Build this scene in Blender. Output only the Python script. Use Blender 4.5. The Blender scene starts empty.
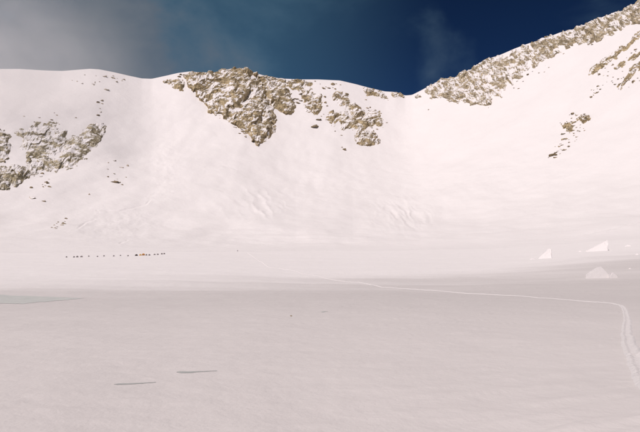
import bpy, bmesh, math, random
import numpy as np
from mathutils import Vector, Matrix

random.seed(7)
rng = np.random.default_rng(11)
scn = bpy.context.scene
col = scn.collection
R = math.radians

# ------------------------------------------------------------------ camera
EYE = 1.7                       # photographer's eye above the snow he stands on
F = 628.0                       # focal length in photograph pixels (640 wide)
PITCH = math.atan((247 - 216) / F)
cam = bpy.data.objects.new('camera', bpy.data.cameras.new('camera'))
col.objects.link(cam)
cam.location = (0, 0, EYE)
cam.rotation_euler = (math.pi / 2 + PITCH, 0, 0)
cam.data.sensor_width = 36.0
cam.data.lens = 36.0 * F / 640.0
cam.data.clip_start = 0.1
cam.data.clip_end = 40000
scn.camera = cam

# ------------------------------------------------------------------ sky and sun
SUN_EL, SUN_AZ = 55.0, -144.0   # azimuth clockwise from the view direction: low sun behind the left shoulder
w = bpy.data.worlds.new('World'); scn.world = w; w.use_nodes = True
nt = w.node_tree; N = nt.nodes; L = nt.links; N.clear()
out = N.new('ShaderNodeOutputWorld'); bg = N.new('ShaderNodeBackground')
sky = N.new('ShaderNodeTexSky'); sky.sky_type = 'NISHITA'; sky.sun_disc = False
sky.sun_elevation = R(SUN_EL); sky.sun_rotation = R(SUN_AZ)
sky.altitude = 4300; sky.air_density = 0.5; sky.dust_density = 0.1; sky.ozone_density = 3.0
gam = N.new('ShaderNodeGamma'); gam.inputs['Gamma'].default_value = 1.3
L.new(sky.outputs[0], gam.inputs[0])
tint = N.new('ShaderNodeMixRGB'); tint.blend_type = 'MULTIPLY'; tint.inputs[0].default_value = 1.0; tint.inputs[2].default_value = (0.25, 0.37, 0.44, 1)
L.new(gam.outputs[0], tint.inputs[1])
tc = N.new('ShaderNodeTexCoord')
mp = N.new('ShaderNodeMapping'); mp.inputs['Scale'].default_value = (2.0, 2.0, 2.6); mp.inputs['Location'].default_value = (0.35, 0.2, 0.1)
L.new(tc.outputs['Generated'], mp.inputs[0])
nz = N.new('ShaderNodeTexNoise'); nz.inputs['Scale'].default_value = 2.6; nz.inputs['Detail'].default_value = 7; nz.inputs['Roughness'].default_value = 0.52; nz.inputs['Distortion'].default_value = 0.25
L.new(mp.outputs[0], nz.inputs[0])
sep = N.new('ShaderNodeSeparateXYZ'); L.new(tc.outputs['Generated'], sep.inputs[0])
lft = N.new('ShaderNodeMapRange'); lft.inputs[1].default_value = 0.12; lft.inputs[2].default_value = -0.46; lft.inputs[3].default_value = 0.0; lft.inputs[4].default_value = 1.0
lft.interpolation_type = 'SMOOTHSTEP'
L.new(sep.outputs[0], lft.inputs[0])
madd = N.new('ShaderNodeMath'); madd.operation = 'MULTIPLY_ADD'; madd.inputs[1].default_value = 0.46
L.new(lft.outputs[0], madd.inputs[0]); L.new(nz.outputs[0], madd.inputs[2])
cov = N.new('ShaderNodeMapRange'); cov.interpolation_type = 'SMOOTHSTEP'
cov.inputs[1].default_value = 0.49; cov.inputs[2].default_value = 1.05; cov.inputs[3].default_value = 0.0; cov.inputs[4].default_value = 0.72
L.new(madd.outputs[0], cov.inputs[0])
crmp = N.new('ShaderNodeMixRGB'); crmp.inputs[1].default_value = (2.6, 4.6, 6.0, 1); crmp.inputs[2].default_value = (3.3, 3.5, 3.85, 1)   # thin veil scatters blue, thick cloud grey
cthk = N.new('ShaderNodeMapRange'); cthk.inputs[1].default_value = 0.05; cthk.inputs[2].default_value = 0.45; L.new(cov.outputs[0], cthk.inputs[0]); L.new(cthk.outputs[0], crmp.inputs[0])
cmix = N.new('ShaderNodeMixRGB'); L.new(crmp.outputs[0], cmix.inputs[2])
L.new(cov.outputs[0], cmix.inputs[0]); L.new(tint.outputs[0], cmix.inputs[1])
brd = N.new('ShaderNodeMapRange'); brd.interpolation_type = 'SMOOTHSTEP'; brd.inputs[1].default_value = 0.20; brd.inputs[2].default_value = -0.12; brd.inputs[3].default_value = 0.0; brd.inputs[4].default_value = 0.21
L.new(sep.outputs[0], brd.inputs[0])
bmx = N.new('ShaderNodeMixRGB'); bmx.inputs[2].default_value = (2.2, 5.2, 7.4, 1); L.new(brd.outputs[0], bmx.inputs[0]); L.new(tint.outputs[0], bmx.inputs[1]); L.new(bmx.outputs[0], cmix.inputs[1])
L.new(cmix.outputs[0], bg.inputs[0]); bg.inputs[1].default_value = 0.06
L.new(bg.outputs[0], out.inputs[0])

sd = bpy.data.lights.new('sun', 'SUN'); sd.energy = 3.38; sd.angle = R(0.53); sd.color = (1.0, 0.905, 0.875)
sun = bpy.data.objects.new('sun', sd); col.objects.link(sun)
sdir = Vector((math.sin(R(SUN_AZ)) * math.cos(R(SUN_EL)), math.cos(R(SUN_AZ)) * math.cos(R(SUN_EL)), math.sin(R(SUN_EL))))
sun.rotation_euler = sdir.to_track_quat('Z', 'Y').to_euler()
sun.location = sdir * 300
sun.location.z += 50
vs = scn.view_settings
vs.view_transform = 'Standard'; vs.look = 'None'; vs.exposure = 0.0; vs.gamma = 1.0; vs.use_curve_mapping = False

# ------------------------------------------------------------------ helpers
def px_dir(x, y):
    """photo pixel -> (azimuth clockwise from +Y, tangent of elevation)"""
    x = np.asarray(x, float); y = np.asarray(y, float)
    cx = (x - 320) / F; cy = (216 - y) / F
    Y = math.cos(PITCH) - cy * math.sin(PITCH); Z = math.sin(PITCH) + cy * math.cos(PITCH)
    return np.arctan2(cx, Y), Z / np.hypot(cx, Y)

def x_to_az(x): return np.arctan((np.asarray(x, float) - 320) / F)
def smooth(a, b, x):
    t = np.clip((x - a) / (b - a), 0, 1); return t * t * (3 - 2 * t)

def hash2(ix, iy, seed):
    h = (ix.astype(np.int64) * 374761393 + iy.astype(np.int64) * 668265263 + seed * 974711) & 0xFFFFFFFF
    h = ((h ^ (h >> 13)) * 1274126177) & 0xFFFFFFFF
    h = (h ^ (h >> 16)) * 2246822519 & 0xFFFFFFFF
    return (h ^ (h >> 15)).astype(np.float64) / 4294967295.0

def perlin(x, y, seed=0):
    ix = np.floor(x); iy = np.floor(y); fx = x - ix; fy = y - iy
    ix = ix.astype(np.int64); iy = iy.astype(np.int64)
    def g(a, b, dx, dy):
        t = hash2(a, b, seed) * 2 * math.pi
        return np.cos(t) * dx + np.sin(t) * dy
    u = fx * fx * fx * (fx * (fx * 6 - 15) + 10); v = fy * fy * fy * (fy * (fy * 6 - 15) + 10)
    a = g(ix, iy, fx, fy); b = g(ix + 1, iy, fx - 1, fy); c = g(ix, iy + 1, fx, fy - 1); d = g(ix + 1, iy + 1, fx - 1, fy - 1)
    return 1.4 * ((a * (1 - u) + b * u) * (1 - v) + (c * (1 - u) + d * u) * v)

def fbm(x, y, oct=4, seed=0, gain=0.5):
    s = 0; a = 1
    for k in range(oct):
        s = s + a * perlin(x * 2 ** k, y * 2 ** k, seed + 17 * k); a *= gain
    return s

def facet(x, y, seed, tilt=0.9, pen=1.1):
    """upper envelope of randomly tilted planes, one per jittered cell: angular blocks with V joints"""
    ix = np.floor(x).astype(np.int64); iy = np.floor(y).astype(np.int64)
    best = np.full(np.shape(x), -9.0)
    for di in (-1, 0, 1):
        for dj in (-1, 0, 1):
            a = ix + di; b = iy + dj
            cx = a + hash2(a, b, seed); cy = b + hash2(a, b, seed + 1)
            hh = hash2(a, b, seed + 2) - 0.5
            gx = (hash2(a, b, seed + 3) - 0.5) * 2 * tilt; gy = (hash2(a, b, seed + 4) - 0.5) * 2 * tilt
            dx = x - cx; dy = y - cy
            best = np.maximum(best, hh + gx * dx + gy * dy - pen * np.maximum(np.abs(dx), np.abs(dy)))
    return best

def seg_dist(px, py, pts, closed=False):
    d = np.full(np.shape(px), 1e9); n = len(pts)
    for i in range(n if closed else n - 1):
        ax, ay = pts[i]; bx, by = pts[(i + 1) % n]
        ex, ey = bx - ax, by - ay
        t = np.clip(((px - ax) * ex + (py - ay) * ey) / (ex * ex + ey * ey + 1e-12), 0, 1)
        d = np.minimum(d, np.hypot(px - ax - t * ex, py - ay - t * ey))
    return d

def poly_sd(px, py, pts):
    d = seg_dist(px, py, pts, True)
    ins = np.zeros(np.shape(px), bool); n = len(pts)
    for i in range(n):
        ax, ay = pts[i]; bx, by = pts[(i + 1) % n]
        c = ((ay > py) != (by > py)) & (px < (bx - ax) * (py - ay) / ((by - ay) + 1e-12) + ax)
        ins ^= c
    return np.where(ins, d, -d)

def tag(o, label=None, cat=None, group=None, kind=None):
    if label: o['label'] = label
    if cat: o['category'] = cat
    if group: o['group'] = group
    if kind: o['kind'] = kind
    return o

def grid_mesh(name, P, mat, wrap=False, shade=True):
    """P: (rows, cols, 3) array -> mesh object"""
    r, c, _ = P.shape
    ii, jj = np.meshgrid(np.arange(r - 1), np.arange(c if wrap else c - 1), indexing='ij')
    j2 = (jj + 1) % c
    q = np.stack([ii * c + jj, ii * c + j2, (ii + 1) * c + j2, (ii + 1) * c + jj], -1).reshape(-1, 4)
    me = bpy.data.meshes.new(name)
    me.vertices.add(r * c); me.vertices.foreach_set('co', P.astype(np.float32).ravel())
    me.loops.add(q.size); me.loops.foreach_set('vertex_index', q.astype(np.int32).ravel())
    me.polygons.add(len(q)); me.polygons.foreach_set('loop_start', np.arange(0, q.size, 4, dtype=np.int32))
    me.polygons.foreach_set('use_smooth', np.full(len(q), shade))
    me.update(calc_edges=True); me.validate()
    me.materials.append(mat)
    o = bpy.data.objects.new(name, me); col.objects.link(o)
    return o

def bm_obj(name, bm, mat, parent=None, smooth_=False):
    me = bpy.data.meshes.new(name); bm.to_mesh(me); bm.free()
    for p in me.polygons: p.use_smooth = smooth_
    me.materials.append(mat)
    o = bpy.data.objects.new(name, me); col.objects.link(o)
    if parent: o.parent = parent
    return o

# ------------------------------------------------------------------ materials
def new_mat(name):
    m = bpy.data.materials.new(name); m.use_nodes = True
    return m, m.node_tree.nodes, m.node_tree.links, m.node_tree.nodes['Principled BSDF']

def noise_node(n, l, scale, detail=4, rough=0.5, vec=None, dist=0.0):
    t = n.new('ShaderNodeTexNoise'); t.inputs['Scale'].default_value = scale
    t.inputs['Detail'].default_value = detail; t.inputs['Roughness'].default_value = rough; t.inputs['Distortion'].default_value = dist
    if vec is not None: l.new(vec, t.inputs['Vector'])
    return t

SNOW = (0.86, 0.815, 0.805)
def snow_material(name, scales, tint=SNOW, var=0.04, aniso=(1, 1, 1), painted_shade=None):
    m, n, l, p = new_mat(name)
    g = n.new('ShaderNodeNewGeometry')
    mp = n.new('ShaderNodeMapping'); mp.inputs['Scale'].default_value = aniso
    l.new(g.outputs['Position'], mp.inputs[0])
    v = noise_node(n, l, scales[0][0] * 0.6, 5, 0.6, mp.outputs[0])
    r = n.new('ShaderNodeMixRGB'); l.new(v.outputs[0], r.inputs[0])
    r.inputs[1].default_value = tuple(c * (1 - var) for c in tint) + (1,); r.inputs[2].default_value = tuple(min(c * (1 + var), 0.93) for c in tint) + (1,)
    if painted_shade:  # foreground shade painted into the snow colour, with a noisy far edge
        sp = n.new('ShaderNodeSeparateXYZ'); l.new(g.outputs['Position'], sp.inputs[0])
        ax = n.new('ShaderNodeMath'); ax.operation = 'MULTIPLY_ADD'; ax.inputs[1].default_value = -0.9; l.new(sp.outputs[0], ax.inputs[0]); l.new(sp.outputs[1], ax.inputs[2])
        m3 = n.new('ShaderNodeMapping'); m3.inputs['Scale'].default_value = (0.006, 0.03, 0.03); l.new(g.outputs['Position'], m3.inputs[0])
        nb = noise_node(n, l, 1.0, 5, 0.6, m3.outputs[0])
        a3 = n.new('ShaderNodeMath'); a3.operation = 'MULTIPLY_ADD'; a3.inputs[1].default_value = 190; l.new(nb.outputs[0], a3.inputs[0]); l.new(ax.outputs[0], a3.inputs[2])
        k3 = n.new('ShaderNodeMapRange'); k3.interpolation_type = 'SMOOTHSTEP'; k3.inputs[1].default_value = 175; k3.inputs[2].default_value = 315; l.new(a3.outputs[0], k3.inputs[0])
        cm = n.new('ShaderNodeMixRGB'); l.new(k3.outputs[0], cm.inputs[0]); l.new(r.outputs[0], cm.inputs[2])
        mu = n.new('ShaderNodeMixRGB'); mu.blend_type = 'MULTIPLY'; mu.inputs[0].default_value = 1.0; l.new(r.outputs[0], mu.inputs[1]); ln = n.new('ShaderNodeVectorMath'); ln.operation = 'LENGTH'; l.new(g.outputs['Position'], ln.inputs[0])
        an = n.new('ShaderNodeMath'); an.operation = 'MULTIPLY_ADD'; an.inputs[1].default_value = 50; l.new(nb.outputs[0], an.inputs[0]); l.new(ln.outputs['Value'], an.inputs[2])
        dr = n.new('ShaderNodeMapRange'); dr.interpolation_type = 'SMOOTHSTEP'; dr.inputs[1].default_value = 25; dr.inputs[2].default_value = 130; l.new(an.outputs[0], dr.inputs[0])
        dm = n.new('ShaderNodeMixRGB'); l.new(dr.outputs[0], dm.inputs[0]); dm.inputs[1].default_value = (painted_shade + 0.09, (painted_shade + 0.09) * 0.985, (painted_shade + 0.09) * 0.975, 1); dm.inputs[2].default_value = (painted_shade - 0.025, (painted_shade - 0.025) * 0.985, (painted_shade - 0.025) * 0.975, 1)  # painted shade: weaker close to the eye, stronger further out
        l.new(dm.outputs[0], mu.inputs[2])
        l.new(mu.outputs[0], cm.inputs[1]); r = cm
    l.new(r.outputs[0], p.inputs['Base Color'])
    p.inputs['Roughness'].default_value = 0.75; p.inputs['Specular IOR Level'].default_value = 0.2
    prev = None
    for s, d in scales:
        t = noise_node(n, l, s, 4, 0.55, mp.outputs[0])
        b = n.new('ShaderNodeBump'); b.inputs['Strength'].default_value = 1.0; b.inputs['Distance'].default_value = d
        l.new(t.outputs[0], b.inputs['Height'])
        if prev: l.new(prev.outputs[0], b.inputs['Normal'])
        prev = b
    l.new(prev.outputs[0], p.inputs['Normal'])
    return m

M_fg = snow_material('packed_snow_painted_shade', [(0.35, 0.12), (2.2, 0.03), (14.0, 0.008)], aniso=(1, 0.7, 1), painted_shade=0.755)  # colour holds the painted foreground shade
M_face = snow_material('slope_snow', [(0.02, 2.0), (0.09, 0.6), (0.3, 0.2)], tint=tuple(c * 0.97 for c in SNOW))
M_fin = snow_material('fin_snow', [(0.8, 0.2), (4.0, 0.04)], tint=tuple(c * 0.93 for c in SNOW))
M_path = snow_material('trodden_snow', [(3.0, 0.08), (14.0, 0.02)], tint=tuple(c * 0.9 for c in SNOW))
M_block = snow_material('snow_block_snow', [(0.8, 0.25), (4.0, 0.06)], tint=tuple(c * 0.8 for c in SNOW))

def rock_material(name, c1, c2, c3, snow_lo, snow_hi, patch=1.6):
    m, n, l, p = new_mat(name)
    g = n.new('ShaderNodeNewGeometry')
    a = noise_node(n, l, 0.035, 6, 0.65, g.outputs['Position'], 0.8)
    b = noise_node(n, l, 0.22, 5, 0.7, g.outputs['Position'])
    cr = n.new('ShaderNodeValToRGB'); l.new(a.outputs[0], cr.inputs[0])
    cr.color_ramp.elements[0].position = 0.34; cr.color_ramp.elements[0].color = c1 + (1,)
    cr.color_ramp.elements[1].position = 0.68; cr.color_ramp.elements[1].color = c3 + (1,)
    e = cr.color_ramp.elements.new(0.5); e.color = c2 + (1,)
    ov = n.new('ShaderNodeMixRGB'); ov.blend_type = 'MULTIPLY'; ov.inputs[0].default_value = 0.75
    dk = n.new('ShaderNodeMapRange'); dk.inputs[1].default_value = 0.3; dk.inputs[2].default_value = 0.65; dk.inputs[3].default_value = 0.45; dk.inputs[4].default_value = 1.25
    l.new(b.outputs[0], dk.inputs[0]); l.new(cr.outputs[0], ov.inputs[1]); l.new(dk.outputs[0], ov.inputs[2])
    ms = n.new('ShaderNodeMapping'); ms.inputs['Rotation'].default_value = (R(20), R(-38), R(15)); ms.inputs['Scale'].default_value = (0.012, 0.012, 0.13); l.new(g.outputs['Position'], ms.inputs[0])
    st = noise_node(n, l, 1.0, 5, 0.6, ms.outputs[0], 0.4)
    s2 = n.new('ShaderNodeMapRange'); s2.inputs[1].default_value = 0.35; s2.inputs[2].default_value = 0.62; s2.inputs[3].default_value = 0.62; s2.inputs[4].default_value = 1.15; l.new(st.outputs[0], s2.inputs[0])
    wv = n.new('ShaderNodeMixRGB'); wv.inputs[0].default_value = 0.9; wv.blend_type = 'ADD'; l.new(g.outputs['Position'], wv.inputs[1])
    wn = noise_node(n, l, 0.06, 3, 0.5, g.outputs['Position']); w2 = n.new('ShaderNodeVectorMath'); w2.operation = 'SCALE'; w2.inputs['Scale'].default_value = 22; l.new(wn.outputs['Color'], w2.inputs[0]); l.new(w2.outputs[0], wv.inputs[2])
    vo = n.new('ShaderNodeTexVoronoi'); vo.feature = 'DISTANCE_TO_EDGE'; vo.inputs['Scale'].default_value = 0.05; l.new(wv.outputs[0], vo.inputs['Vector'])
    vr = n.new('ShaderNodeMapRange'); vr.inputs[1].default_value = 0.0; vr.inputs[2].default_value = 0.09; vr.inputs[3].default_value = 0.4; vr.inputs[4].default_value = 1.0; l.new(vo.outputs['Distance'], vr.inputs[0])
    sm = n.new('ShaderNodeMath'); sm.operation = 'MULTIPLY'; l.new(s2.outputs[0], sm.inputs[0]); l.new(vr.outputs[0], sm.inputs[1])
    o2 = n.new('ShaderNodeMixRGB'); o2.blend_type = 'MULTIPLY'; o2.inputs[0].default_value = 0.9; l.new(ov.outputs[0], o2.inputs[1]); l.new(sm.outputs[0], o2.inputs[2]); ov = o2
    # snow lodged on the ledges that face up
    sp = n.new('ShaderNodeSeparateXYZ'); l.new(g.outputs['Normal'], sp.inputs[0])
    nn = noise_node(n, l, 0.11, 6, 0.7, g.outputs['Position'])
    ad = n.new('ShaderNodeMath'); ad.operation = 'MULTIPLY_ADD'; ad.inputs[1].default_value = 0.75
    n2 = noise_node(n, l, 0.028, 3, 0.5, g.outputs['Position'])
    a2 = n.new('ShaderNodeMath'); a2.operation = 'MULTIPLY_ADD'; a2.inputs[1].default_value = patch
    l.new(n2.outputs[0], a2.inputs[0]); l.new(sp.outputs[2], a2.inputs[2])
    l.new(nn.outputs[0], ad.inputs[0]); l.new(a2.outputs[0], ad.inputs[2])
    mr = n.new('ShaderNodeMapRange'); mr.inputs[1].default_value = snow_lo; mr.inputs[2].default_value = snow_hi
    l.new(ad.outputs[0], mr.inputs[0])
    mx = n.new('ShaderNodeMixRGB'); l.new(mr.outputs[0], mx.inputs[0]); l.new(ov.outputs[0], mx.inputs[1]); mx.inputs[2].default_value = SNOW + (1,)
    l.new(mx.outputs[0], p.inputs['Base Color'])
    p.inputs['Roughness'].default_value = 0.9; p.inputs['Specular IOR Level'].default_value = 0.2
    bp = n.new('ShaderNodeBump'); bp.inputs['Distance'].default_value = 1.6; l.new(b.outputs[0], bp.inputs['Height']); l.new(bp.outputs[0], p.inputs['Normal'])
    return m

M_rock = rock_material('tan_granite', (0.23, 0.165, 0.09), (0.46, 0.36, 0.215), (0.62, 0.50, 0.32), 1.86, 1.98)
M_rock_grey = rock_material('frosted_granite', (0.30, 0.25, 0.16), (0.47, 0.40, 0.27), (0.58, 0.51, 0.38), 1.88, 2.06)
M_rock_ridge = rock_material('ridge_granite', (0.30, 0.235, 0.15), (0.50, 0.405, 0.27), (0.62, 0.53, 0.39), 1.64, 1.86)
M_rock_small = rock_material('bare_granite', (0.20, 0.145, 0.085), (0.42, 0.325, 0.20), (0.58, 0.47, 0.31), 1.95, 2.1)

def plain(name, c, rough=0.7):
    m, n, l, p = new_mat(name)
    g = n.new('ShaderNodeTexCoord')
    t = noise_node(n, l, 4.0, 3, 0.5, g.outputs['Object'])
    r = n.new('ShaderNodeMixRGB'); l.new(t.outputs[0], r.inputs[0])
    r.inputs[1].default_value = tuple(x * 0.85 for x in c) + (1,); r.inputs[2].default_value = tuple(min(1, x * 1.12) for x in c) + (1,)
    l.new(r.outputs[0], p.inputs['Base Color']); p.inputs['Roughness'].default_value = rough
    return m
M_orange = plain('orange_nylon', (0.62, 0.27, 0.06)); M_dark = plain('dark_nylon', (0.05, 0.035, 0.03)); M_grey = plain('grey_nylon', (0.36, 0.32, 0.31))
M_yellow = plain('yellow_nylon', (0.62, 0.42, 0.14)); M_pole = plain('pole_metal', (0.25, 0.25, 0.26), 0.4)
M_coat = plain('dark_coat', (0.10, 0.07, 0.08))

# ------------------------------------------------------------------ terrain
sky_pts = [(-500, 175), (-300, 120), (-120, 80), (0, 69), (20, 69), (45, 70.5), (62, 71), (75, 70), (90, 68.8), (100, 69.5), (115, 72.5), (130, 76), (142, 78.5), (152, 78.8),
 (165, 76), (178, 73), (190, 71.5), (200, 72.5), (212, 73.5), (222, 71), (235, 69), (247, 70.5), (262, 75), (280, 78.5), (300, 79.5), (318, 79.5), (340, 80.5),
 (355, 84), (370, 88), (385, 91.5), (395, 92), (405, 95.5), (412, 95), (420, 91), (432, 84.5), (445, 79), (455, 77.5), (470, 70), (485, 60), (500, 55), (515, 48.5),
 (530, 43), (545, 38.5), (560, 32.5), (575, 29), (590, 22.5), (605, 16), (620, 12), (632, 6.5), (640, 2), (720, -30), (900, 10), (1200, 120)]
sx = np.array([p[0] for p in sky_pts], float); sy = np.array([p[1] for p in sky_pts], float)
def sky_y(x): return np.interp(x, sx, sy)
sk_az, sk_v = px_dir(sx, sy)

# snow plain: at a few bearings (photo columns) the row at which the snow lies at a given distance
near = {
 -250: [(432, 7.6), (360, 15.5), (322, 34), (304.5, 84), (299, 95), (290, 116), (276, 175), (264, 310), (256, 480), (250, 640)],
    0: [(432, 7.6), (360, 15.5), (322, 34), (304.5, 84), (300, 94), (290, 117), (276, 178), (264, 320), (257.5, 480), (252, 620)],
  160: [(432, 7.6), (360, 15.5), (322, 34), (302, 84), (295, 98), (288, 122), (274, 200), (263, 340), (255.5, 490), (251, 620)],
  320: [(432, 7.6), (360, 15.5), (322, 33), (304, 66), (290, 118), (278, 205), (268, 310), (260, 450), (254, 560), (250, 660)],
  480: [(432, 7.6), (370, 14), (334, 26), (308, 62), (293, 118), (278, 205), (266.5, 290), (264.5, 330), (257, 480), (247, 640)],
  640: [(432, 7.6), (376, 13.5), (338, 26), (312, 60), (296, 112), (281, 180), (262, 265), (260.5, 300), (248, 460), (236, 600)],
  900: [(432, 7.6), (376, 13.5), (338, 26), (310, 60), (290, 118), (272, 180), (254, 265), (250, 300), (238, 440), (225, 600)],
}
LR = np.linspace(math.log(0.4), math.log(700), 500)
tab_az = []; tab_h = []; tab_rb = []
for x, lst in near.items():
    rr = np.array([r for _, r in lst], float); _, vv = px_dir(np.full(len(lst), x), [y for y, _ in lst])
    hh = vv * rr
    rr = np.concatenate([[0.4, 3.0], rr]); hh = np.concatenate([[-EYE + 0.0, -EYE - 0.12], hh])
    h = np.interp(np.exp(LR), rr, hh)
    k = np.exp(-0.5 * (np.arange(-24, 25) / 9.0) ** 2); k /= k.sum()
    h = np.convolve(np.pad(h, 24, mode='edge'), k, 'valid')
    tab_az.append(x_to_az(x)); tab_h.append(h); tab_rb.append(rr[-1] * 0.97)
tab_az = np.array(tab_az); tab_h = np.array(tab_h); tab_rb = np.array(tab_rb)
rt_x = [-500, -200, 0, 150, 300, 400, 500, 640, 900, 1200]; rt_r = [1500, 1800, 2000, 2130, 2220, 2280, 2180, 1950, 1650, 1500]

n_in = 860
az = np.concatenate([-R(33) - R(147) * np.linspace(1, 0, 130, endpoint=False) ** 2.0, np.linspace(R(-33), R(33), n_in), (R(33) + R(147) * np.linspace(0, 1, 131) ** 2.0)[1:-1]])
NA = len(az)
azc = np.clip(az, tab_az[0], tab_az[-1])
def lerp_tab(a, tab):          # smooth (cosine-eased) interpolation between bearings
    i = np.clip(np.searchsorted(tab_az, a) - 1, 0, len(tab_az) - 2)
    t = (a - tab_az[i]) / (tab_az[i + 1] - tab_az[i]); t = t * t * (3 - 2 * t) * 0.6 + t * 0.4
    return (tab[i].T * (1 - t) + tab[i + 1].T * t).T
AZU = np.arange(-math.pi, math.pi, R(66) / n_in)
def gsm(a, sg):                # gaussian smoothing over the bearings
    n_ = int(sg * 3); k_ = np.exp(-0.5 * (np.arange(-n_, n_ + 1) / sg) ** 2); k_ /= k_.sum()
    b = np.convolve(np.pad(np.interp(AZU, az, a), n_, mode='edge'), k_, 'valid')
    return np.interp(az, AZU, b)
RB = gsm(lerp_tab(azc, tab_rb), 40)
VT = np.interp(az, sk_az, sk_v)
kk = np.exp(-0.5 * (np.arange(-3, 4) / 1.2) ** 2); kk /= kk.sum()
VT = np.convolve(np.pad(VT, 3, mode='edge'), kk, 'valid')
fade = 1 - smooth(R(48), R(80), np.abs(az))         # the cirque opens behind the photographer
RT = gsm(np.interp(az, x_to_az(rt_x), rt_r), 60)
VT = VT * fade + 0.02 * (1 - fade)

def near_h(A, Rr):
    """height relative to the eye of the snow plain, columns A (NA,), distances Rr (n,NA)"""
    H = lerp_tab(np.clip(A, tab_az[0], tab_az[-1]), tab_h)      # (NA,500)
    H = np.apply_along_axis(gsm, 0, H, 30)
    x = (np.log(Rr) - LR[0]) / (LR[1] - LR[0])
    i = np.clip(np.floor(x).astype(int), 0, 498); t = np.clip(x - i, 0, 1)
    c = np.arange(len(A))[None, :]
    h = H[c, i] * (1 - t) + H[c, i + 1] * t
    behind = smooth(R(40), R(120), np.abs(A))[None, :]
    return h * (1 - behind) + (-EYE - 0.02 * Rr) * behind

# dents and drifts of the wind on the plain, given where they lie in the photograph
holes = []
def plain_detail(X, Y, Rr):
    d = 0.10 * fbm(X / 9, Y / 13, 3, 3) * smooth(6, 30, Rr)
    d = d + 0.55 * fbm(X / 60 + 3.1, Y / 38, 3, 21) * smooth(50, 160, Rr)
    q = X * 0.86 + Y * 0.5; s = -X * 0.5 + Y * 0.86
    d = d + 0.026 * np.maximum(fbm(q / 1.9, s / 0.55, 3, 41), -0.2) * smooth(3, 8, Rr) * (1 - smooth(60, 120, Rr))
    sas = np.maximum(fbm(q / 5.5, s / 1.3, 3, 61) - 0.45, 0)
    d = d + 0.16 * sas * smooth(4, 9, Rr)
    return d

r1 = np.exp(np.linspace(math.log(0.5), math.log(7), 22, endpoint=False))
r2 = np.linspace(0, 1, 350)
Rn = np.concatenate([np.repeat(r1[:, None], NA, 1), np.exp(math.log(7) + (np.log(RB) - math.log(7))[None, :] * r2[:, None])], 0)
Hn = near_h(az, Rn)
Xn = Rn * np.sin(az); Yn = Rn * np.cos(az)
Hn = Hn + plain_detail(Xn, Yn, Rn)

# the face: concave slope from the foot to the crest, then down the far side
r3 = np.linspace(0, 1, 430)
S = np.repeat(r3[:, None], NA, 1)
Rf = RB + (RT - RB) * S
hb = gsm(Hn[-1], 12); hb_exact = Hn[-1]; VTS = gsm(VT, 70); ht = VTS * RT
rise = ht - hb
slope0 = (Hn[-1] - Hn[-8]) / (Rn[-1] - Rn[-8]) * (RT - RB) / np.maximum(rise, 1)
slope0 = np.clip(np.convolve(np.pad(slope0, 12, mode='edge'), np.ones(25) / 25, 'valid'), 0.05, 0.3)
Hf = hb + rise * (slope0 * S + (1 - slope0) * (0.75 * S ** 2 + 0.25 * S ** 3))
V2, V3 = gsm(VT, 30), gsm(VT, 12)
Hf = Hf + RT * ((V2 - VTS) * smooth(0.2, 0.8, S) + (V3 - V2) * smooth(0.55, 0.95, S) + (VT - V3) * smooth(0.85, 1.0, S)) + (hb_exact - hb) * (1 - smooth(0, 0.05, S))
Xf = Rf * np.sin(az); Yf = Rf * np.cos(az)
env = smooth(0.02, 0.18, S) * (1 - smooth(0.82, 1.0, S))
env2 = smooth(0.03, 0.15, S) * (1 - smooth(0.9, 1.0, S))
Hf = Hf + env * (9 * fbm(Xf / 330, Yf / 420, 3, 5) + 3.0 * fbm(Xf / 90, Yf / 160, 3, 8)) * fade
# photo position of each face vertex, used to site the steps and ice bulges of the wall
def to_px(X, Y, H):
    d = Y * math.cos(PITCH) + H * math.sin(PITCH); u = -Y * math.sin(PITCH) + H * math.cos(PITCH)
    d = np.maximum(d, 1)
    return 320 + F * X / d, 216 - F * u / d
fx, fy = to_px(Xf, Yf, Hf)
def blob(cx, cy, wx, wy): return np.exp(-0.5 * (((fx - cx) / wx) ** 2 + ((fy - cy) / wy) ** 2))
relief = np.zeros_like(Hf)
rib = lambda a, s, sd: 1 - np.abs(perlin((fx * math.cos(a) + fy * math.sin(a)) / s, (-fx * math.sin(a) + fy * math.cos(a)) / (s * 5), sd))
wfx, wfy = fx + 2.5 * fbm(fx / 14, fy / 8, 3, 121), fy + 1.5 * fbm(fx / 12, fy / 7, 3, 123)
rib = lambda a, s, sd: 1 - np.abs(perlin((wfx * math.cos(a) + wfy * math.sin(a)) / s, (-wfx * math.sin(a) + wfy * math.cos(a)) / (s * 3), sd))
relief += 5.0 * blob(258, 203, 22, 10) * (rib(-0.9, 9, 91) - 0.6)
relief += 5.5 * blob(402, 214, 20, 9) * (rib(-0.75, 6, 93) - 0.6)
relief += 2.0 * blob(470, 190, 26, 7) * (rib(-1.1, 9, 95) - 0.6)
relief += 0.7 * blob(120, 222, 34, 14) * fbm(fx / 9, fy / 4, 3, 97)
relief += 0.8 * blob(168, 165, 16, 22) * fbm(fx / 7, fy / 4, 3, 99)
relief += 1.8 * blob(330, 185, 60, 18) * fbm(fx / 22, fy / 7, 3, 101)
relief += 1.5 * blob(520, 190, 70, 25) * fbm(fx / 20 , fy / 7 + fx / 40, 3, 103)
relief += 1.8 * blob(300, 240, 120, 10) * fbm(fx / 50, fy / 5, 3, 105)
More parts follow.
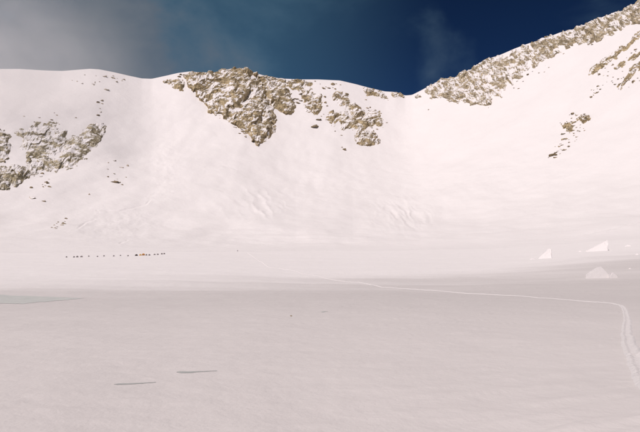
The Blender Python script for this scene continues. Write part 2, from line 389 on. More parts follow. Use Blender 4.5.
cracks = [([(78, 229), (86, 223), (95, 220)], 1.3), ([(97, 211), (118, 212), (135, 208), (146, 205), (150, 201)], 1.6), ([(147, 197), (156, 194), (172, 192)], 1.4), ([(120, 244), (127, 241)], 1.2),
          ([(205, 168), (222, 166), (236, 170)], 1.2), ([(450, 176), (490, 168), (520, 166)], 0.8), ([(355, 178), (385, 172), (420, 176)], 0.8), ([(520, 246), (560, 240), (600, 232), (650, 220)], 2.0)]
for pts, dep in cracks:
    dd = seg_dist(fx, fy + 0.7, pts); d2 = seg_dist(fx, fy - 0.9, pts)
    dep = dep * (0.7 + 0.8 * fbm(fx / 8, fy / 8, 2, 111))
    relief += -dep * np.exp(-(dd / 0.8) ** 2) + 0.5 * dep * np.exp(-(d2 / 1.6) ** 2)
Hf = Hf + relief * env2 * fade

snowfield_P = np.stack([Xn, Yn, Hn + EYE], -1)
FACE_Z = Hf + EYE
# holes in the plain: located where the photograph shows them
FULL_R = np.concatenate([Rn, Rf[1:]], 0); FULL_H = np.concatenate([Hn, Hf[1:]], 0)
def column(a):
    j = np.searchsorted(az, a) - 1; t = (a - az[j]) / (az[j + 1] - az[j])
    return FULL_R[:, j] * (1 - t) + FULL_R[:, j + 1] * t, FULL_H[:, j] * (1 - t) + FULL_H[:, j + 1] * t
def place(x, y):
    """first point of the snow met by the ray of a photo pixel"""
    a, v = px_dir(x, y); a = float(a); v = float(v)
    r, h = column(a); q = h / r
    i = int(np.argmax(q >= v))
    if q[i] < v or i == 0: i = int(np.argmax(q)); t = 1.0
    else: t = (v - q[i - 1]) / (q[i] - q[i - 1])
    i = max(i, 1)
    rr = r[i - 1] + (r[i] - r[i - 1]) * t
    hh = h[i - 1] + (h[i] - h[i - 1]) * t
    return Vector((rr * math.sin(a), rr * math.cos(a), hh + EYE))
def ground_z(x, y):
    a = math.atan2(x, y); r, h = column(a)
    return float(np.interp(math.hypot(x, y), r, h)) + EYE
for (hx, hy, half, dep, wy) in holes:
    c = place(hx, hy); w_ = half / F * c.y
    dx = Xn - c.x; dy = Yn - c.y
    u = dx / w_
    prof = np.where(u < -0.2, np.clip((u + 1) / 0.8, 0, 1) ** 0.8, np.clip(1 - (u + 0.2) / 2.2, 0, 1) ** 1.3)
    Hn -= dep * prof * np.exp(-(dy / wy) ** 4 * 1.0) * 1.6
FULL_H[:len(Hn)] = Hn
snowfield_P[..., 2] = Hn + EYE
# cap under the photographer
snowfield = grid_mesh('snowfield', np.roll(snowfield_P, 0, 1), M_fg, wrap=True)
me = snowfield.data
bm = bmesh.new(); bm.from_mesh(me); bm.verts.ensure_lookup_table()
f = bm.faces.new([bm.verts[j] for j in range(NA)]); f.smooth = True
bmesh.ops.recalc_face_normals(bm, faces=[f]);
if f.normal.z < 0: f.normal_flip()
bm.to_mesh(me); bm.free()
tag(snowfield, 'pale wind packed snowfield sloping down to the camp', kind='structure')

k = np.arange(1, 26)[:, None] / 25.0
Rb_ = RT + (7000 - RT) * k ** 1.6
Hb_ = Hf[-1] - (Rb_ - RT) * 0.55 * np.minimum(1, (Rb_ - RT) / 120 + 0.15)
Hb_ = np.maximum(Hb_, -60 - 0 * Hb_)
Rall = np.concatenate([Rf, Rb_], 0); Zall = np.concatenate([FACE_Z, Hb_ + EYE], 0)
mountain = grid_mesh('mountain', np.stack([Rall * np.sin(az), Rall * np.cos(az), Zall], -1), M_face, wrap=True)
tag(mountain, 'steep snow headwall rising to the corniced skyline', kind='structure')
for o in (snowfield, mountain):      # faces look up
    if o.data.polygons[5000].normal.z < 0: o.data.flip_normals()

# ------------------------------------------------------------------ rock crags
def face_points(PX, PY):
    """terrain points under arrays of photo pixels (on the wall)"""
    a, v = px_dir(PX, PY)
    out_ = np.zeros(PX.shape + (3,))
    for c in range(PX.shape[1]):
        r, h = column(float(a[PX.shape[0] // 2, c])); q = np.maximum.accumulate(h / r)
        i0 = 60
        rr = np.interp(v[:, c], q[i0:], r[i0:]); hh = np.interp(rr, r, h)
        out_[:, c, 0] = rr * np.sin(a[:, c]); out_[:, c, 1] = rr * np.cos(a[:, c]); out_[:, c, 2] = hh + EYE
    return out_

def crag(label, poly, amp=10.0, seed=1, mat=M_rock, soft=7.0, bare=0.5, cell=7.0, shear=0.5, step=0.42, rough=6.0, flow=0.0, group=None):
    xs_ = [p[0] for p in poly]; ys_ = [p[1] for p in poly]
    x0, x1, y0, y1 = min(xs_) - 3, max(xs_) + 3, min(ys_) - 3, max(ys_) + 3
    nx = int((x1 - x0) / step) + 2; ny = int((y1 - y0) / step) + 2
    X1 = np.linspace(x0, x1, nx)
    top = np.maximum(y0, sky_y(X1) + 0.25)
    T = np.linspace(0, 1, ny)[:, None]
    PY = top[None, :] + (np.maximum(y1, top + 1) - top)[None, :] * T; PX = np.repeat(X1[None, :], ny, 0)
    base = face_points(PX, PY)
    sd_ = poly_sd(PX, PY, poly); sd_ = sd_ + min(2.6, soft * 0.45) * fbm(PX / 7, PY / 5, 3, seed + 5)
    # rock coordinates sheared along the strike of the ribs
    U = PX + shear * PY; V = PY - flow * PX
    wx = 1.8 * fbm(U / 9, V / 9, 2, seed + 50); wy = 1.8 * fbm(U / 9, V / 9, 2, seed + 60)
    U = U + wx; V = V + wy
    e = np.clip(sd_ / soft, -1.5, 1.0)
    d = e * 0.75 + bare - 0.55
    nn = 0.72 * facet(U / cell, V / (cell * 1.15), seed) + 0.30 * facet(U / (cell * 0.46), V / (cell * 0.5), seed + 7) + 0.13 * facet(U / (cell * 0.2), V / (cell * 0.2), seed + 13)
    gully = np.abs(fbm(U / (cell * 2.4), V / (cell * 5), 2, seed + 31))
    d = d + nn + 0.36 + 0.55 * np.minimum(gully, 0.55) - 0.2 + 0.35 * fbm(PX / 12, PY / 9, 3, seed + 77)
    d = amp * np.clip(d, -1.2, 2.2)
    d = np.where(sd_ < -1.5, np.minimum(d, -amp * 0.4), d)
    a = np.arctan2(base[..., 0], base[..., 1])
    n3 = np.stack([-np.sin(a) * 0.62, -np.cos(a) * 0.62, np.full_like(a, 0.78)], -1)
    P = base + n3 * d[..., None]
    o = grid_mesh('rock_crag', P[::-1], mat, shade=False)
    # keep only the rock that stands out of, or just under, the snow
    keep = (d > -amp * 0.35)[::-1]
    kf = (keep[:-1, :-1] | keep[1:, :-1] | keep[:-1, 1:] | keep[1:, 1:]).ravel()
    bm = bmesh.new(); bm.from_mesh(o.data); bm.faces.ensure_lookup_table()
    bmesh.ops.delete(bm, geom=[bm.faces[i] for i in np.nonzero(~kf)[0]], context='FACES')
    bm.to_mesh(o.data); bm.free()
    nz_ = np.zeros(len(o.data.polygons) * 3); o.data.polygons.foreach_get('normal', nz_)
    if nz_.reshape(-1, 3)[:, 2].mean() < 0: o.data.flip_normals()
    tag(o, label, 'rock', group)
    return o

crag('broad tan rock buttress narrowing to a point below the snowy summit', [(184, 75), (205, 72), (220, 70), (235, 67), (250, 69), (262, 90), (272, 108), (275.5, 118), (274, 132), (264, 141), (258, 144), (252, 138), (243, 130), (232, 121), (222, 115), (210, 111), (207, 102), (197, 97), (190, 87)], amp=14, seed=101, soft=6, bare=0.62, cell=8)
crag('small dark rock rib beside the broad tan buttress, towards the snow saddle', [(165, 82), (178, 80), (183, 84), (182, 90), (175, 89)], amp=9, seed=131, soft=3, bare=0.55, cell=4)
crag('tan rock rib split from the broad buttress by a snow gully', [(254, 72), (270, 79), (285, 86), (294, 100), (295, 112), (284, 113), (272, 108), (264, 92)], amp=12, seed=151, soft=5, bare=0.50, cell=7)
crag('thin broken rock edge along the crest above the split rib', [(262, 75), (280, 78), (300, 80), (312, 84), (300, 91), (285, 86)], amp=8, seed=161, soft=5, bare=0.28, cell=5)
crag('small rock bluff standing alone right of the split rib', [(295, 88), (301, 90), (302, 100), (308, 112), (318, 114), (324, 105), (323, 95), (310, 92), (300, 84)], amp=9, seed=171, soft=5, bare=0.22, cell=5)
crag('broken rock patch below the rounded snow summit, uppermost of three', [(334, 92), (344, 93), (349, 103), (343, 109), (335, 102)], amp=8, seed=181, soft=4, bare=0.42, cell=5)
crag('broken rock patch in the middle of the scree spur', [(348, 106), (360, 104), (364, 114), (359, 120), (351, 114)], amp=9, seed=191, soft=4, bare=0.48, cell=5)
crag('snow-dusted rock patch on the long lower scree spur', [(324, 116), (340, 112), (356, 118), (372, 112), (386, 122), (384, 130), (372, 128), (356, 134), (340, 128), (328, 121)], amp=9, seed=201, soft=6, bare=0.22, cell=5)
crag('tan boulder outcrop at the foot of the scree spur', [(356, 136), (364, 131), (374, 134), (380, 142), (370, 146), (358, 143)], amp=9, seed=211, soft=4, bare=0.55, cell=4.5)
crag('small rock bluff on the edge of the scree spur facing the snow bowl', [(369, 110), (377, 108), (380, 116), (374, 121), (368, 117)], amp=8, seed=221, soft=4, bare=0.42, cell=4.5)
crag('small broken rocks along the crest leading down to the col', [(364, 88), (378, 90), (387, 93), (387, 99), (375, 97), (366, 93)], amp=7, seed=231, soft=4, bare=0.40, cell=4)
crag('little rock knob standing in the col on the skyline', [(391, 93), (399, 91.5), (402, 97), (395, 99)], amp=7, seed=241, soft=3, bare=0.55, cell=4)

crag('frosted rock wall rising from the col on the long ridge', [(416, 95), (432, 83), (445, 78), (458, 75), (470, 68), (485, 59), (490, 72), (482, 86), (492, 98), (489, 105), (476, 103), (458, 102), (440, 97)], amp=10, seed=301, soft=6, bare=0.46, cell=5, mat=M_rock_ridge, shear=-0.6, flow=-0.35)
crag('middle stretch of frosted rock along the rising ridge crest', [(485, 59), (500, 54), (515, 47), (530, 41), (534, 56), (528, 70), (514, 82), (496, 100), (486, 92), (490, 72)], amp=9, seed=321, soft=6, bare=0.16, cell=5, mat=M_rock_ridge, shear=-0.6, flow=-0.35)
crag('dark rock band along the upper ridge crest with snow below', [(530, 41), (545, 36), (560, 31), (575, 28), (580, 36), (572, 45), (556, 52), (544, 64), (533, 68)], amp=9, seed=341, soft=6, bare=0.42, cell=5, mat=M_rock_ridge, shear=-0.6, flow=-0.35)
crag('highest rock band where the ridge climbs above the streaked slope', [(575, 28), (590, 21), (605, 14), (620, 10), (632, 4), (648, -4), (650, 18), (630, 24), (606, 36), (590, 44), (578, 42)], amp=9, seed=361, soft=6, bare=0.46, cell=5, mat=M_rock_ridge, shear=-0.6, flow=-0.35)
crag('round tan outcrop in the rock scatter below the high ridge', [(561, 125), (567, 122), (573, 124), (571, 130), (563, 130)], amp=8, seed=371, soft=3, bare=0.3, cell=2.6, step=0.3)
crag('pale tan outcrop at the upper end of the rock scatter', [(577, 116), (586, 114), (589, 120), (582, 123), (577, 121)], amp=7, seed=381, soft=3, bare=0.3, cell=2.6, step=0.3)
crag('long thin rock rib slanting down the streaked slope', [(589, 75), (593, 66), (602, 60), (612, 54), (612, 60), (604, 66), (597, 72)], amp=6, seed=391, soft=3, bare=0.40, cell=4, shear=0.2, flow=-0.6)
crag('upper slanting rock streak on the open slope under the ridge', [(612, 56), (620, 48), (632, 38), (642, 30), (643, 36), (632, 45), (622, 52), (615, 58)], amp=6, seed=401, soft=4, bare=0.24, cell=4, shear=0.2, flow=-0.6)
crag('broken rock streak low on the slope beside the slanting ribs', [(617, 86), (624, 76), (634, 66), (645, 58), (648, 66), (636, 72), (628, 82), (621, 88)], amp=6, seed=411, soft=4, bare=0.32, cell=4, shear=0.2, flow=-0.6)
crag('thin rock streak between the slanting ribs', [(615, 68), (624, 60), (636, 52), (646, 44), (646, 52), (636, 58), (626, 64)], amp=5.5, seed=415, soft=4, bare=0.16, cell=4, shear=0.2, flow=-0.6)

crag('large frosted grey rock face slanting across the misty slope', [(26, 172), (36, 162), (44, 158), (58, 160), (64, 148), (74, 136), (86, 126), (98, 121), (105, 126), (102, 136), (94, 148), (84, 158), (70, 168), (56, 171), (44, 168), (32, 175)], amp=7, seed=501, soft=6, bare=0.48, cell=7, mat=M_rock_grey, shear=0.6)
crag('snow-plastered rock slabs above the large grey rock face', [(14, 132), (30, 128), (46, 122), (62, 126), (72, 134), (62, 148), (56, 158), (40, 158), (28, 164), (22, 150)], amp=6, seed=521, soft=7, bare=0.22, cell=7, mat=M_rock_grey, shear=0.6)
crag('rounded grey rock bluff on the misty slope above the dark bluff', [(-30, 136), (-18, 128), (0, 131), (8, 134), (12, 146), (8, 158), (0, 160), (-16, 160), (-34, 150)], amp=7, seed=541, soft=5, bare=0.52, cell=7, mat=M_rock_grey)
crag('dark rock bluff at the low end of the large grey rock face', [(-46, 182), (-20, 172), (0, 168), (14, 167), (26, 170), (30, 174), (20, 182), (10, 189), (0, 188), (-20, 190), (-40, 187)], amp=8, seed=561, soft=4, bare=0.68, cell=6, mat=M_rock_grey)

# ------------------------------------------------------------------ single rocks sticking out of the slope
def boulder_mesh(seed):
    bm = bmesh.new(); bmesh.ops.create_icosphere(bm, subdivisions=2, radius=1.0)
    r_ = random.Random(seed * 7 + 3)
    planes = [(Vector((r_.gauss(0, 1), r_.gauss(0, 1), r_.gauss(0, 1))).normalized(), r_.uniform(0.3, 0.8)) for _ in range(7)]
    for v in bm.verts:
        for n_, d_ in planes:
            k_ = v.co.dot(n_)
            if k_ > d_: v.co -= n_ * (k_ - d_)
        v.co *= 1 + r_.uniform(-0.14, 0.14)
        v.co.z *= 0.8
    me = bpy.data.meshes.new('rock'); bm.to_mesh(me); bm.free(); me.materials.append(M_rock_small)
    return me
boulders = [boulder_mesh(s) for s in range(9)]
def rock(x, y, w_px, h_px, label, group):
    p = place(x, y + h_px * 0.25); s = w_px * 0.5 / F * p.y; sz = h_px * 0.55 / F * p.y
    o = bpy.data.objects.new('rock', random.choice(boulders)); col.objects.link(o)
    s *= 1.2; sz *= random.uniform(0.75, 1.05); o.location = p + Vector((0, -0.1 * sz, 0.08 * sz)); o.scale = (s, s * 0.9, sz); o.rotation_euler = (random.uniform(-.3, .3), random.uniform(-.3, .3), random.uniform(-0.7, 0.7))
    tag(o, label, 'rock', group)
def scatter(n, poly, lo, hi, label, group, seed=0):
    r_ = random.Random(seed); xs_ = [p[0] for p in poly]; ys_ = [p[1] for p in poly]; k_ = 0
    while k_ < n:
        x = r_.uniform(min(xs_), max(xs_)); y = r_.uniform(min(ys_), max(ys_))
        if poly_sd(np.array([x]), np.array([y]), poly)[0] < 0 or y < sky_y(x) + 0.4: continue
        w_ = lo * 1.35 + (hi - lo) * r_.random() ** 2.0
        rock(x, y, w_, w_ * r_.uniform(0.5, 0.85), label, group); k_ += 1

scatter(52, [(293, 82), (330, 82), (360, 90), (378, 108), (388, 122), (378, 145), (345, 150), (322, 128), (300, 112)], 1.2, 5.0, 'small tan rock poking out of the snow on the scree spur', 'rocks of the scree spur', 1)
rock(315, 125.5, 9, 5.5, 'lone tan boulder beside the scree spur, over the snow bowl', None)
rock(345, 149, 5, 3.5, 'lowest loose rock under the scree spur', None)
rock(333.5, 84, 6, 3, 'dark flat rock on the rounded crest above the scree spur', None)
scatter(26, [(255, 76), (300, 80), (330, 81), (345, 84), (330, 92), (285, 90)], 1.0, 3.5, 'small rock on the snowy crest above the scree spur', 'rocks of the crest', 2)
scatter(16, [(180, 74), (206, 74), (204, 80), (190, 84), (170, 82)], 1.0, 3.2, 'small rock on the snow at the top of the broad tan buttress', 'rocks at the buttress top', 3)
scatter(12, [(210, 104), (225, 116), (250, 136), (244, 138), (220, 120)], 1.2, 3.6, 'small rock along the lower edge of the broad tan buttress', 'rocks under the buttress', 4)
rock(230.5, 118.5, 4.5, 4, 'dark boulder against the lower edge of the broad tan buttress', None)
rock(106, 88.5, 7, 3.4, 'dark rock alone under the rounded misty summit', None)
scatter(9, [(98, 98), (103, 98), (101, 116), (97, 116)], 1.4, 3.6, 'small dark rock in the line running down from the misty summit', 'rocks in the line', 5)
scatter(20, [(64, 74), (80, 72), (100, 72), (130, 79), (128, 84), (100, 82), (92, 86), (70, 80)], 1.0, 3.6, 'small rock just under the rounded misty summit', 'rocks under the misty summit', 6)
rock(115, 181, 9, 4.5, 'pale flat rock, largest in the cluster right of the grey rock face', None)
scatter(15, [(107, 158), (124, 156), (131, 172), (126, 186), (108, 184)], 1.2, 4.2, 'small rock in the cluster right of the grey rock face', 'rocks right of the grey face', 7)
rock(32, 197, 7, 5, 'dark rock under the large grey rock face', None); rock(44.5, 200.5, 5, 3, 'dark slanting rock next to the dark rock under the grey face', None)
rock(31, 187, 4, 3.5, 'grey rock just below the dark rock bluff', None); rock(89, 194, 3, 2, 'lone tiny dark rock on the open snow above the crevasses', None)
scatter(12, [(40, 172), (54, 172), (53, 187), (43, 187)], 1.2, 4.0, 'small rock fallen just below the large grey rock face', 'rocks below the grey face', 8)
scatter(14, [(50, 228), (58, 222), (68, 217), (66, 224), (55, 230)], 1.5, 4.6, 'dark rock of the low cluster nearest the tents', 'rocks above the camp', 9)
scatter(9, [(14, 116), (30, 112), (66, 112), (80, 118), (60, 126), (20, 130)], 1.2, 3.6, 'small frosted rock above the snow-plastered slabs', 'rocks above the slabs', 10)
scatter(58, [(547, 158), (562, 134), (560, 122), (572, 112), (588, 112), (590, 124), (578, 140), (562, 154), (550, 159)], 1.0, 4.2, 'small tan rock of the scatter below the high ridge', 'rocks of the scatter', 11)
rock(552, 154.5, 5.5, 4.5, 'tan rock at the bottom tip of the rock scatter', None); rock(591.5, 96.5, 3.5, 3, 'small black rock below the long slanting rib', None)
scatter(14, [(590, 90), (600, 84), (612, 74), (606, 84), (594, 97)], 1.0, 3.4, 'small rock between the slanting rib and the rock scatter', 'rocks below the rib', 12)
scatter(30, [(596, 74), (620, 58), (642, 44), (642, 84), (620, 90)], 1.0, 3.6, 'small rock among the slanting streaks under the ridge', 'rocks of the streaks', 13)
scatter(12, [(490, 96), (520, 78), (545, 64), (560, 54), (600, 40), (590, 50), (545, 74), (500, 100)], 1.0, 3.4, 'small rock on the snow just under the rocky ridge', 'rocks under the ridge', 14)
rock(429, 109, 3, 2, 'lone small rock on the snow below the col', None)

# ------------------------------------------------------------------ snow blocks and fins
def hull_block(pts, sub=2, jit=0.03, seed=0):
    bm = bmesh.new()
    for p in pts: bm.verts.new(p)
    bmesh.ops.convex_hull(bm, input=bm.verts[:])
    bmesh.ops.subdivide_edges(bm, edges=bm.edges[:], cuts=sub, use_grid_fill=True)
    bmesh.ops.triangulate(bm, faces=bm.faces[:])
    r_ = random.Random(seed)
    for v in bm.verts: v.co += Vector((r_.uniform(-jit, jit), r_.uniform(-jit, jit), r_.uniform(-jit, jit)))
    return bm
def block(name, x, y, outline, depth, label, group=None, lean=0.0, seed=0, jit=0.06, turn=0.3, mat=None):
    """outline: face outline in photo pixels relative to the foot; stands on the snow there"""
    p = place(x, y); s = 0.9 * p.y / F; pts = []
    for (ax, ay) in outline:
        pts.append((ax * s, lean * ay * s, ay * s)); pts.append((ax * s * 0.8 + depth * 0.25, depth + lean * ay * s, ay * s * 0.85 if ay > 0 else ay * s))
    o = bm_obj(name, hull_block(pts, 3, jit, seed), mat or M_block)
    o.location = p
    o.rotation_euler = (0, 0, -math.atan2(p.x, p.y) + turn)
    tag(o, label, 'snow block', group)
    return o
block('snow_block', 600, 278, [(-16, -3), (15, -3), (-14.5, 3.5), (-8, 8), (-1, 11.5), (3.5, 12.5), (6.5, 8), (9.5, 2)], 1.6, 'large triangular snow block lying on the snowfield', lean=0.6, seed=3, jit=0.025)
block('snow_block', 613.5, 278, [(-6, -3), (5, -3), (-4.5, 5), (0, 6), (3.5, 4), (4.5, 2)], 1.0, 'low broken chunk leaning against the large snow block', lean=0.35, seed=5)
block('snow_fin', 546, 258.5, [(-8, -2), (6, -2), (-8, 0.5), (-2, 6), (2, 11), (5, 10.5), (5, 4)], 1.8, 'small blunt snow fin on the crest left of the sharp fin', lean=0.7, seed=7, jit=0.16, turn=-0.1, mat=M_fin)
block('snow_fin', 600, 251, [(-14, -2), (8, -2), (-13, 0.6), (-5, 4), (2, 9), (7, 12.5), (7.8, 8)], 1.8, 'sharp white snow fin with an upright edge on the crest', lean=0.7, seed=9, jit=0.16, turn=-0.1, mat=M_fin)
for i, (x, y, w_, h_) in enumerate([(580, 252, 3, 1.6), (587, 251.5, 3, 1.3), (628, 246.5, 6, 1.8), (637, 255, 3, 1.6), (532, 259.5, 4, 1.2), (630, 269, 2.2, 1.1)]):
    block('snow_chunk', x, y, [(-w_ / 2, -2), (w_ / 2, -2), (-w_ / 2, h_ * 0.4), (-w_ * 0.1, h_), (w_ * 0.35, h_ * 0.9), (w_ / 2, h_ * 0.3)], 0.8, 'small snow chunk lying along the crest near the snow fins', 'small snow chunks', lean=0.6, seed=20 + i, turn=0.1, mat=M_fin)

stone = bpy.data.objects.new('stone', boulders[3]); col.objects.link(stone); stone.location = place(291, 316.3) + Vector((0, 0, 0.02)); stone.scale = (0.10, 0.10, 0.06)
tag(stone, 'small dark stone lying on the open snow below the path', 'stone')
# ------------------------------------------------------------------ trodden path
def path(name, pix, width, height, label, seed, step=0.25):
    pts = [place(x, y) for x, y in pix]
    # smooth curve through the points
    dense = []
    for i in range(len(pts) - 1):
        p0 = pts[max(i - 1, 0)]; p1 = pts[i]; p2 = pts[i + 1]; p3 = pts[min(i + 2, len(pts) - 1)]
        n_ = max(3, int((p2 - p1).length / max(step, 0.008 * p1.length)))
        for k_ in range(n_):
            t = k_ / n_
            dense.append(0.5 * ((2 * p1) + (p2 - p0) * t + (2 * p0 - 5 * p1 + 4 * p2 - p3) * t * t + (3 * p1 - p0 - 3 * p2 + p3) * t ** 3))
    dense.append(pts[-1])
    D = np.array([(d.x, d.y) for d in dense])
    tn = np.gradient(D, axis=0); tn /= np.linalg.norm(tn, axis=1)[:, None] + 1e-9
    nrm = np.stack([-tn[:, 1], tn[:, 0]], 1)
    L_ = np.concatenate([[0], np.cumsum(np.linalg.norm(np.diff(D, axis=0), axis=1))])
    wob = 0.05 * fbm(L_ / 2.5, L_ * 0 + 0.3, 2, seed)
    prof = [(-1.0, -0.12), (-0.8, 0.3), (-0.62, 0.85), (-0.45, 0.9), (-0.28, 0.35), (-0.08, 0.18), (0.12, 0.2), (0.3, 0.4), (0.46, 1.0), (0.62, 0.9), (0.8, 0.3), (1.0, -0.12)]
    P = np.zeros((len(D), len(prof), 3))
    for j, (o_, hgt) in enumerate(prof):
        xy = D + nrm * ((o_ * width * 0.5) * (1 + 0.12 * fbm(L_ / 0.9, L_ * 0 + j * 3.3, 2, seed + 3))[:, None] + wob[:, None])
        lump = 1 + 0.55 * fbm(L_ / 0.5, np.full_like(L_, j * 0.7), 3, seed + 5)
        foot = 0.5 + 0.7 * fbm(L_ / 0.35, np.full_like(L_, 9.0 if o_ < 0.02 else 4.0), 2, seed + 9) if abs(o_) < 0.35 else 1.0
        P[:, j, 0] = xy[:, 0]; P[:, j, 1] = xy[:, 1]
        P[:, j, 2] = [ground_z(a, b) for a, b in xy]
        far = 1 + np.clip(np.hypot(D[:, 0], D[:, 1]) / 110 - 0.5, 0, 4)
        P[:, j, 2] += height * hgt * lump * foot * far if hgt > 0 else hgt * height * 1.5
    o = grid_mesh(name, P, M_path)
    if o.data.polygons[0].normal.z < 0: o.data.flip_normals()
    return tag(o, label, kind='structure')
path('path', [(690, 425), (662, 398), (643, 374), (633, 352), (627, 334), (627, 318), (624, 308), (616, 304.3), (600, 302.4), (580, 301), (540, 298), (490, 294.5), (440, 291), (390, 287.5), (350, 282), (320, 276.5), (295, 271), (270, 267.5), (262, 262), (248, 253)], 0.48, 0.045, 'trodden path crossing the snowfield from the headwall', 4)

# wind-polished ice lying bare in the hollow
def ice_and_grey_sheet_material(k=1.0):
    m, n, l, p = new_mat('old_ice_and_grey_sheet')
    g = n.new('ShaderNodeNewGeometry'); t = noise_node(n, l, 0.5, 5, 0.6, g.outputs['Position'])
    r = n.new('ShaderNodeMixRGB'); l.new(t.outputs[0], r.inputs[0]); r.inputs[1].default_value = (0.45 * k, 0.48 * k, 0.455 * k, 1); r.inputs[2].default_value = (0.66 * k, 0.665 * k, 0.63 * k, 1)
    l.new(r.outputs[0], p.inputs['Base Color']); p.inputs['Roughness'].default_value = 0.35
    return m
M_ice = ice_and_grey_sheet_material(); M_grey_sheet = ice_and_grey_sheet_material(0.74)
def sheet(name, x0, x1, topf, botf, lift, mat, label, nx=60, ny=10):
    P = np.zeros((ny, nx, 3))
    for i in range(nx):
        x = x0 + (x1 - x0) * i / (nx - 1)
        for j in range(ny):
            y = botf(x) + (topf(x) - botf(x)) * j / (ny - 1)
            p = place(x, y); P[j, i] = (p.x, p.y, ground_z(p.x, p.y) + lift)
    o = grid_mesh(name, P, mat)
    if o.data.polygons[0].normal.z < 0: o.data.flip_normals()
    return tag(o, label, kind='structure')
ragged = lambda x, k, a: float(a * fbm(np.array([x / 6.0]), np.array([k]), 3, 71)[0])
sheet('ice', -60, 84, lambda x: np.interp(x, [-60, 0, 12, 84], [293.5, 294.8, 295.6, 298.2]) + ragged(x, 0.3, 0.35), lambda x: np.interp(x, [-60, 0, 25, 45, 84], [304.5, 303.8, 303.6, 301.8, 298.4]) + ragged(x, 2.3, 0.5), 0.02, M_ice, 'bare grey green ice in the hollow of the snowfield', 110, 12)
sheet('ice', 176.5, 217, lambda x: np.interp(x, [176.5, 180, 190, 217], [372.0, 371.2, 371.4, 370.6]) + ragged(x, 4.1, 0.2), lambda x: np.interp(x, [176.5, 181, 192, 197, 217], [372.4, 373.2, 373.0, 372.2, 371.0]) + ragged(x, 5.1, 0.2), 0.004, M_grey_sheet, 'short grey sliver on the near snow', 60, 6)  # this sliver and the next: thin sheets, darker and greyer than the snow
sheet('ice', 114, 156, lambda x: np.interp(x, [114, 118, 130, 156], [384.2, 383.6, 383.3, 382.2]) + ragged(x, 7.1, 0.15), lambda x: np.interp(x, [114, 118, 130, 156], [384.5, 384.9, 384.4, 382.6]) + ragged(x, 8.1, 0.15), 0.004, M_grey_sheet, 'long thin grey sliver on the near snow', 60, 6)  # thin grey sheet; shares the object name of the ice in the hollow

sheet('ice', 320.8, 328, lambda x: np.interp(x, [320.8, 323, 328], [311.8, 311.2, 311.2]), lambda x: np.interp(x, [320.8, 323, 328], [312.0, 312.5, 311.5]), 0.004, M_grey_sheet, 'tiny patch of grey ice near the small dark stone', 14, 5)
# ------------------------------------------------------------------ camp
def tent_parts(length, width, height):
    bm = bmesh.new(); nu, nv = 16, 7; rows = []
    for j in range(nv):
        a = j / (nv - 1) * math.pi / 2; ring = []
        for i in range(nu):
            t = i / nu * 2 * math.pi
            k_ = 1 - 0.10 * abs(math.sin(2 * t))          # cloth sags between the poles
            cr = math.cos(a) ** 0.75
            ring.append(bm.verts.new((math.cos(t) * length / 2 * cr * k_, math.sin(t) * width / 2 * cr * k_, math.sin(a) * height - 0.05)))
        rows.append(ring)
    for j in range(nv - 1):
        for i in range(nu):
            try: bm.faces.new([rows[j][i], rows[j][(i + 1) % nu], rows[j + 1][(i + 1) % nu], rows[j + 1][i]])
            except ValueError: pass
    bmesh.ops.remove_doubles(bm, verts=bm.verts[:], dist=0.002)
    door = bmesh.new(); vs_ = []
    for k_ in range(9):
        t = math.pi * k_ / 8; vs_.append((0.42 * math.cos(t) * width / 2.0, math.sin(t) * height * 0.62))
    f1 = [door.verts.new((u, -width / 2 * (1.02 - 0.42 * (z / height) ** 1.6), z)) for u, z in vs_]
    f2 = [door.verts.new((u, -width / 2 * (0.94 - 0.42 * (z / height) ** 1.6), z)) for u, z in vs_]
    door.faces.new(f1); door.faces.new(f2[::-1])
    for i in range(9): door.faces.new([f1[i], f2[i], f2[(i + 1) % 9], f1[(i + 1) % 9]])
    bmesh.ops.recalc_face_normals(door, faces=door.faces[:])
    poles = []
    for sgn in (1, -1):
        pb = bmesh.new(); prev = None
        for k_ in range(13):
            a = math.pi * k_ / 12; c_ = math.cos(a); q = abs(c_) ** 0.75 * (1 if c_ > 0 else -1)
            ctr = Vector((q * length * 0.36, sgn * q * width * 0.36, math.sin(a) * height * 1.01 - 0.04))
            ring = [pb.verts.new(ctr + Vector((0.02 * math.cos(b), 0.02 * math.sin(b), 0.02 * math.cos(b + 1)))) for b in (0, 2.1, 4.2)]
            if prev:
                for i in range(3): pb.faces.new([prev[i], prev[(i + 1) % 3], ring[(i + 1) % 3], ring[i]])
            prev = ring
        bmesh.ops.recalc_face_normals(pb, faces=pb.faces[:]); poles.append(pb)
    return bm, door, poles
def tent(x, y, w_px, h_px, mat, label, group=None, door_mat=None, rz=None):
    y += random.uniform(-0.35, 0.35); p = place(x, y); s = p.y / F
    length = w_px * s; height = h_px * s
    root = bpy.data.objects.new('tent', None); col.objects.link(root)
    root.location = p; root.rotation_euler = (0, 0, rz if rz is not None else random.uniform(-0.25, 0.25)); root.empty_display_size = 0.5
    fly, door, poles = tent_parts(length, max(1.6, min(length * 0.75, 2.4)), height)
    bm_obj('canopy', fly, mat, root, True); bm_obj('door', door, door_mat or M_dark, root)
    for pb in poles: bm_obj('pole', pb, M_pole, root)
    return tag(root, label, 'tent', group)
camp = 'tents of the camp'
tent(136.4, 256.0, 3.2, 1.7, M_dark, 'dark brown tent beside the orange tents')
tent(140.4, 255.7, 2.6, 1.6, M_yellow, 'yellow tent between the dark tent and the orange tent', door_mat=M_orange)
tent(143.4, 255.5, 3.4, 2.0, M_orange, 'orange tent, brightest of the camp')
tent(146.4, 255.4, 1.8, 1.5, M_grey, 'grey tent pitched against the brightest orange tent')
